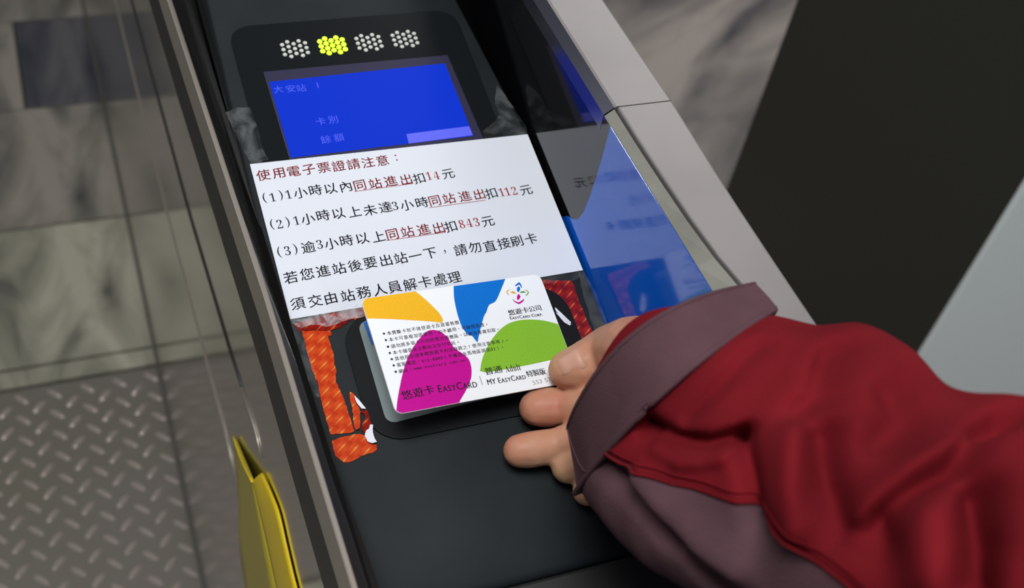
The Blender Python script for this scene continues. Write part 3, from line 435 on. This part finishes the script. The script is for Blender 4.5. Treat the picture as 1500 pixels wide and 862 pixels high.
def filmpiece(poly,label,h,seed,m='film2',lift=1.2):
    rnd=random.Random(seed); bm=bmesh.new()
    a=sum(poly[i-1][0]*poly[i][1]-poly[i][0]*poly[i-1][1] for i in range(len(poly)))
    if a<0: poly=poly[::-1]
    f=bm.faces.new([bm.verts.new((p[0]*MM,p[1]*MM,h*MM)) for p in rag(poly,2.2,.25,seed)])
    bmesh.ops.triangulate(bm,faces=[f]); bmesh.ops.subdivide_edges(bm,edges=bm.edges[:],cuts=2,use_grid_fill=True)
    for v in bm.verts: v.co.z+=abs(noise.noise(V3((v.co.x*160,v.co.y*70,seed*3.1))))*lift*MM
    me=bpy.data.meshes.new('film'); bm.to_mesh(me); bm.free(); me.shade_smooth()
    o=link('clear_tape',me,m,None,RM); tag(o,label,'tape','clear tape pieces holding the notice'); return o
filmpiece(D['FILM_L'],'crumpled clear tape at the upper left corner of the notice',1.3,1)
filmpiece(D['FILM_R'],'crumpled clear tape at the upper right corner of the notice',1.3,2)
filmpiece(D['FILM_B'],'wrinkled clear tape along the lower left edge of the notice',1.0,3,'film3',lift=1.6)
filmpiece(D['FILM_SL'],'clear tape edge running down left of the orange strip',.8,4,lift=2)
filmpiece(D['FILM_SR'],'clear tape edge running down right of the red strip',.8,5,'film',lift=1.5)
filmpiece(D['TAPE_RT'],'glossy clear tape along the lower right edge of the notice above the red strip',.8,6,'film',lift=.8)
# ================================================================ the fare card in the hand
card=empty('fare_card','white plastic fare card with orange, blue, magenta and green shapes held over the pad','card',CM)
CR=rrect(-42.8,42.8,-27,27,3.4,7)
link('card_body',slab(CR,-.76,0,.08,seg=1),'card',card,CM)
CI=rrect(-42.7,42.7,-26.9,26.9,3.35,7)
for k,m in (('orange','orange'),('blue','blue2'),('magenta','magenta'),('green','green')):
    p=clip(D['BLOB'][k],CI); ik=Ink(); ik.poly(p)
    o=link('printed_shape',ik.mesh(),m,card,CM@Matrix.Translation((0,0,.03*MM))); o['label']=k+' printed shape'
for col in ('blue','magenta','gold','leaf'):
    ik=Ink()
    for c,p in D['LOGO']:
        if c==col: ik.poly(p)
    o=link('emblem_stroke',ik.mesh(),{'blue':'blue2'}.get(col,col),card,CM@Matrix.Translation((0,0,.03*MM))); o['label']=col+' strokes of the emblem'
for t,ax_,ay_,bx_,by_,h,c in D['STR']:
    q=Ink(); nm='card_number' if c=='g' else 'card_lettering'
    if t=='|': q.poly([(ax_,ay_-h/2),(ax_+.35,ay_-h/2),(ax_+.35,ay_+h/2),(ax_,ay_+h/2)]); nm='divider_line'
    elif t=='Adult': q.string('𝐀𝐝𝐮𝐥𝐭',(ax_,ay_),(bx_,by_),h*1.5)
    else:
        for e_ in ((-.08,0,.08) if c=='k' else (0,)): q.string(t,(ax_+e_,ay_),(bx_+e_,by_),h,caps=('asy' in t))
    link(nm,q.mesh(),'greyink' if c=='g' else 'cardink',card,CM@Matrix.Translation((0,0,.06*MM)))
dx,dy=D['ROWDIR']; ox,oy=D['ROWOFF']
for t,x,y in D['ROWS']:
    ik=Ink()
    ik.poly([(x+.55*math.cos(a),y+.55*math.sin(a)) for a in [2*PI*k/10 for k in range(10)]])
    px=x+ox; py=y+oy
    for ch in t:
        adv=1 if ord(ch)>0x2000 else .56
        for e_ in (-.035,.035): ik.char(ch,px+e_+dx*(adv-1)/2,py+dy*(adv-1)/2-(.0 if adv==1 else .1),2.05,dy/dx if ch not in '，。' else 0)
        px+=dx*adv; py+=dy*adv
    link('small_print',ik.mesh(),'cardink',card,CM@Matrix.Translation((0,0,.06*MM)))
# ================================================================ the person: hand and sleeve
person=empty('person','person in a red jacket with mauve cuff reaching in to hold the fare card','person',Matrix.Translation(W(180,-120,120)))
def hull(bm,a,ra,b,rb,n=7):
    a=V3(a);b=V3(b)
    for k in range(n+1):
        t=k/n; bmesh.ops.create_icosphere(bm,subdivisions=2,radius=(ra+(rb-ra)*t)*MM,matrix=Matrix.Translation(W(*(a.lerp(b,t)))))
bm=bmesh.new()
for k,pts in D['HAND'].items():
    for p,q in zip(pts,pts[1:]): hull(bm,p[:3],p[3],q[:3],q[3],9)
# webs joining knuckles to the palm
def hp(k,i): return D['HAND'][k][i]
for a,b in ((hp('index',-1),hp('thumb',-2)),(hp('middle',-1),hp('thumb',-1)),(hp('ring',-1),hp('middle',-1)),(hp('little',-1),hp('ring',-1))): hull(bm,a[:3],a[3]*.95,b[:3],b[3]*.95,6)
me=bpy.data.meshes.new('hand'); bm.to_mesh(me); bm.free()
tmp=bpy.data.objects.new('tmp',me); COL.objects.link(tmp)
rm=tmp.modifiers.new('r','REMESH'); rm.mode='VOXEL'; rm.voxel_size=.0009; rm.use_smooth_shade=True
sm=tmp.modifiers.new('s','SMOOTH'); sm.factor=.6; sm.iterations=9
dg=bpy.context.evaluated_depsgraph_get(); hm=bpy.data.meshes.new_from_object(tmp.evaluated_get(dg)); bpy.data.objects.remove(tmp)
# flexion creases and flattened finger pulps
for v in hm.vertices: pass
hm.shade_smooth(); hm.materials.clear()
link('hand',hm,'skin',person)
# thumb nail
n0=V3(D['NAIL'][0][:3]); 
tp=D['HAND']['thumb']; A=V3(tp[0][:3]); B=V3(tp[2][:3]); ax=(B-A).normalized()
camp=V3(D['CAM']['loc']); upv=(camp-A); upv=(upv-ax*upv.dot(ax)).normalized(); upv=(upv+V3((0,.25,0))).normalized(); upv=(upv-ax*upv.dot(ax)).normalized(); sd=ax.cross(upv)
vs=[];nu,nv=10,12
for i in range(nu+1):
    s=i/nu; 
    for j in range(nv+1):
        a=(j/nv-.5)*1.35*(1-.3*abs(2*s-1)**3); dd=-4.5+13*s; L1=(V3(tp[1][:3])-A).length
        r=(tp[0][3]+(tp[1][3]-tp[0][3])*min(1,dd/L1)) if dd>0 else math.sqrt(tp[0][3]**2-dd*dd)
        r=r+.75-2.2*max(abs(2*s-1),abs(2*j/nv-1))**5
        p=A+ax*dd+(upv*math.cos(a)+sd*math.sin(a))*r
        vs.append(W(*p))
fs=[(i*(nv+1)+j,i*(nv+1)+j+1,(i+1)*(nv+1)+j+1,(i+1)*(nv+1)+j) for i in range(nu) for j in range(nv)]
NAIL=link('thumb_nail',mesh(vs,fs,smooth=True),'nail',person)
# sleeve
RG=D['RINGS']
def ring(s):
    i=int(min(max(s,0),len(RG)-1.0001)); t=s-i; g=lambda k:RG[min(max(k,0),len(RG)-1)]
    out=[]
    for c in range(3):
        p0,p1,p2,p3=V3(g(i-1)[c]),V3(g(i)[c]),V3(g(i+1)[c]),V3(g(i+2)[c])
        out.append(.5*(2*p1+(p2-p0)*t+(2*p0-5*p1+4*p2-p3)*t*t+(3*p1-p0-3*p2+p3)*t**3))
    return out
from mathutils import noise
FL=[]
for pts,a,w in D['FOLDS']:
    for p,q in zip(pts,pts[1:]): FL.append((V3(p),V3(q),a,w,pts))
def segd(p,a,b):
    d=b-a; t=max(0,min(1,(p-a).dot(d)/d.length_squared)); return (p-a-d*t).length
FG=[(([V3(p) for p in pts]),a,w) for pts,a,w in D['FOLDS']]
def cloth(s,th,inset=0,folds=True):
    c,a,b=ring(s); q_=2.2 if s<1 else max(1.25,2.2-.7*(s-1)); sn=math.sin(th); i_=max(0,min(int(s),8)); ff=D['FAR'][i_]+(D['FAR'][i_+1]-D['FAR'][i_])*max(0,min(1,s-i_)); sg=abs(sn)**q_ if sn>=0 else -ff*abs(sn)**max(1.0,q_-.6); p=c+a*math.cos(th)+b*sg; nrm=(a.normalized()*math.cos(th)+b.normalized()*math.sin(th)).normalized()
    dsp=-inset
    if folds and s>1.6:
        k=min(1,(s-1.6)/.6)
        for pts,am,w in FG:
            d=min(segd(p,x,y) for x,y in zip(pts,pts[1:]))
            if d<w*3: dsp+=2.3*k*am*math.exp(-(d/(w*.85))**2)
        dsp+=k*(noise.noise(p/38)*3.0+noise.noise(p/16+V3((9,2,5)))*.9)
    elif folds: dsp+=noise.noise(p/25)*.8
    return p+nrm*dsp
BO=D['BORD']
def border(s):
    if s<=BO[0][0]: return math.radians(BO[0][1])
    for (s0,a0),(s1,a1) in zip(BO,BO[1:]):
        if s<=s1: return math.radians(a0+(a1-a0)*(s-s0)/(s1-s0))
    return math.radians(BO[-1][1])
def surfpatch(s0,s1,t0,t1,ns,nt,inset=0,thick=1.2):
    """closed cloth patch with an inner side; t0/t1 may be functions of s"""
    f=lambda t,s:t(s) if callable(t) else t
    rows=[]
    for i in range(ns+1):
        s=s0+(s1-s0)*i/ns; a=f(t0,s); b=f(t1,s); full=abs(b-a-2*PI)<1e-6
        outer=[cloth(s,a+(b-a)*j/nt,inset(a+(b-a)*j/nt) if callable(inset) else inset) for j in range(nt+(0 if full else 1))]
        rows.append(outer)
    n=len(rows[0]); vs=[W(*p) for r in rows for p in r]; fs=[]
    for i in range(ns):
        for j in range(n if full else n-1):
            k=(j+1)%n; fs.append((i*n+j,i*n+k,(i+1)*n+k,(i+1)*n+j))
    me=mesh(vs,fs,smooth=True); return me
def solid(o,t):
    m=o.modifiers.new('thickness','SOLIDIFY'); m.thickness=t*MM; m.offset=-1; return o
s_c=1.12
solid(link('sleeve',surfpatch(s_c,9,math.radians(-50),border,190,110,1.2),'red',person),1.0)
u=solid(link('sleeve_underside',surfpatch(s_c,9,border,math.radians(310),130,60,1.2),'mauve',person),1.0); u['label']='mauve underside panel of the sleeve'
cufin=lambda th:-.9+1.8*max(0,min(1,(math.degrees(th)%360-140)/30))*(1 if math.degrees(th)%360<300 else max(0,(360-math.degrees(th)%360)/60))
cf=solid(link('cuff',surfpatch(0,1.16,0,2*PI,26,120,cufin),'mauve',person),2.0); cf['label']='turned mauve cuff band'
# stitched rolls along both cuff edges and along the seam under the sleeve
def roll(fn,r,m,name='cuff_stitching'):
    pts=[fn(k/90) for k in range(91)]
    link(name,mesh(*tube([W(*p) for p in pts],r*MM,6),smooth=True),m,cf if name=='cuff_stitching' else person)
roll(lambda t:cloth(.10,2*PI*t,cufin(2*PI*t)-.1),.35,'mauve'); roll(lambda t:cloth(1.04,2*PI*t,cufin(2*PI*t)-.1),.35,'mauve')
roll(lambda t:cloth(1.16,2*PI*t,-.2),1.3,'mauve')
roll(lambda t:cloth(1.2+6.5*t,border(1.2+6.5*t),.1),.55,'red','sleeve_seam'); roll(lambda t:cloth(1.2+6.5*t,border(1.2+6.5*t)-.055,.3),.3,'red','sleeve_seam')
TK=[(.08,172),(.4,165),(.8,150),(1.16,138)]
def tuck(t):
    k=t*(len(TK)-1); i=min(int(k),len(TK)-2); f=k-i; return cloth(TK[i][0]+(TK[i+1][0]-TK[i][0])*f,math.radians(TK[i][1]+(TK[i+1][1]-TK[i][1])*f),cufin(math.radians(TK[i][1]+(TK[i+1][1]-TK[i][1])*f))-.1)
roll(tuck,.4,'mauve')
# inner red lining peeping out of the cuff
def lin(s,th):
    c,a,b=ring(0); c1,_,_=ring(1); d=(c-c1).normalized(); sn=math.sin(th); return c+d*(6.5*s*math.exp(-((math.degrees(th)%360-86)/27)**2)-2.0)-a*.04+a*.88*math.cos(th)+b*.95*(abs(sn)**2.2 if sn>0 else -.72*abs(sn)**1.6)
vs=[W(*lin(i/6*1.0,2*PI*j/80)) for i in range(7) for j in range(80)]
fs=[(i*80+j,i*80+(j+1)%80,(i+1)*80+(j+1)%80,(i+1)*80+j) for i in range(6) for j in range(80)]
o=solid(link('sleeve_lining',mesh(vs,fs,smooth=True),'red',person),1.2)
# ================================================================ yellow gate flap at the lane side
fl=empty('gate_flap','yellow padded gate flap sticking out of the slot in the steel side','gate flap',Matrix.Translation(W(-84,40,-250)))
F=D['FLAP']
def rs(pts,n=24):
    out=[]
    for k in range(n+1):
        t=k/n*(len(pts)-1); i=min(int(t),len(pts)-2); f=t-i
        p=[V3(pts[max(i-1,0)]),V3(pts[i]),V3(pts[i+1]),V3(pts[min(i+2,len(pts)-1)])]
        out.append(.5*(2*p[1]+(p[2]-p[0])*f+(2*p[0]-5*p[1]+4*p[2]-p[3])*f*f+(3*p[1]-p[0]-3*p[2]+p[3])*f**3))
    return out
Lf,Rg,Rt=rs(F['left']),rs(F['ridge']),rs(F['right'])
def sheetof(a,b,n,bulge=0):
    vs=[];fs=[]
    for i in range(len(a)):
        for j in range(n+1):
            t=j/n; p=a[i].lerp(b[i],t); p=p+V3((-bulge*math.sin(PI*t),0,0)); vs.append(W(*p))
    for i in range(len(a)-1):
        for j in range(n): fs.append((i*(n+1)+j,i*(n+1)+j+1,(i+1)*(n+1)+j+1,(i+1)*(n+1)+j))
    return vs,fs
o=solid(link('flap_face',mesh(*sheetof(Lf,Rg,6),smooth=True),'yellow_shaded',fl),1.2)
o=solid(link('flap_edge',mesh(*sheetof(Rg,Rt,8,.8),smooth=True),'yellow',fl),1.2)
link('flap_rim',mesh(*tube([W(*(Lf[0].lerp(Rg[0],t)+V3((-1.2,0,-4*math.sin(PI*t))))) for t in [k/10 for k in range(11)]],.0009,8),smooth=True),'yellow',fl)
# ================================================================ neighbouring gate across the lane
nb=empty('fare_gate','neighbouring fare gate cabinet with dark side panel and pale end, across the lane','fare gate',Matrix.Translation((.95,.55,0)),'fare gates')
link('side_panel',box(756,762,332,764,0,1000,2),'dark_side',nb)
link('core_body',box(760,1180,336,764,0,1000,2),'blackgap',nb)
link('end_panel',box(757,1184,326,333,0,1000,2),'light_end',nb)
link('top_cover',box(754,1186,324,768,1000,1012,3),'steel',nb)
link('pale_kick_plate',box(762,1180,320,327,20,120,1),'steel',nb)
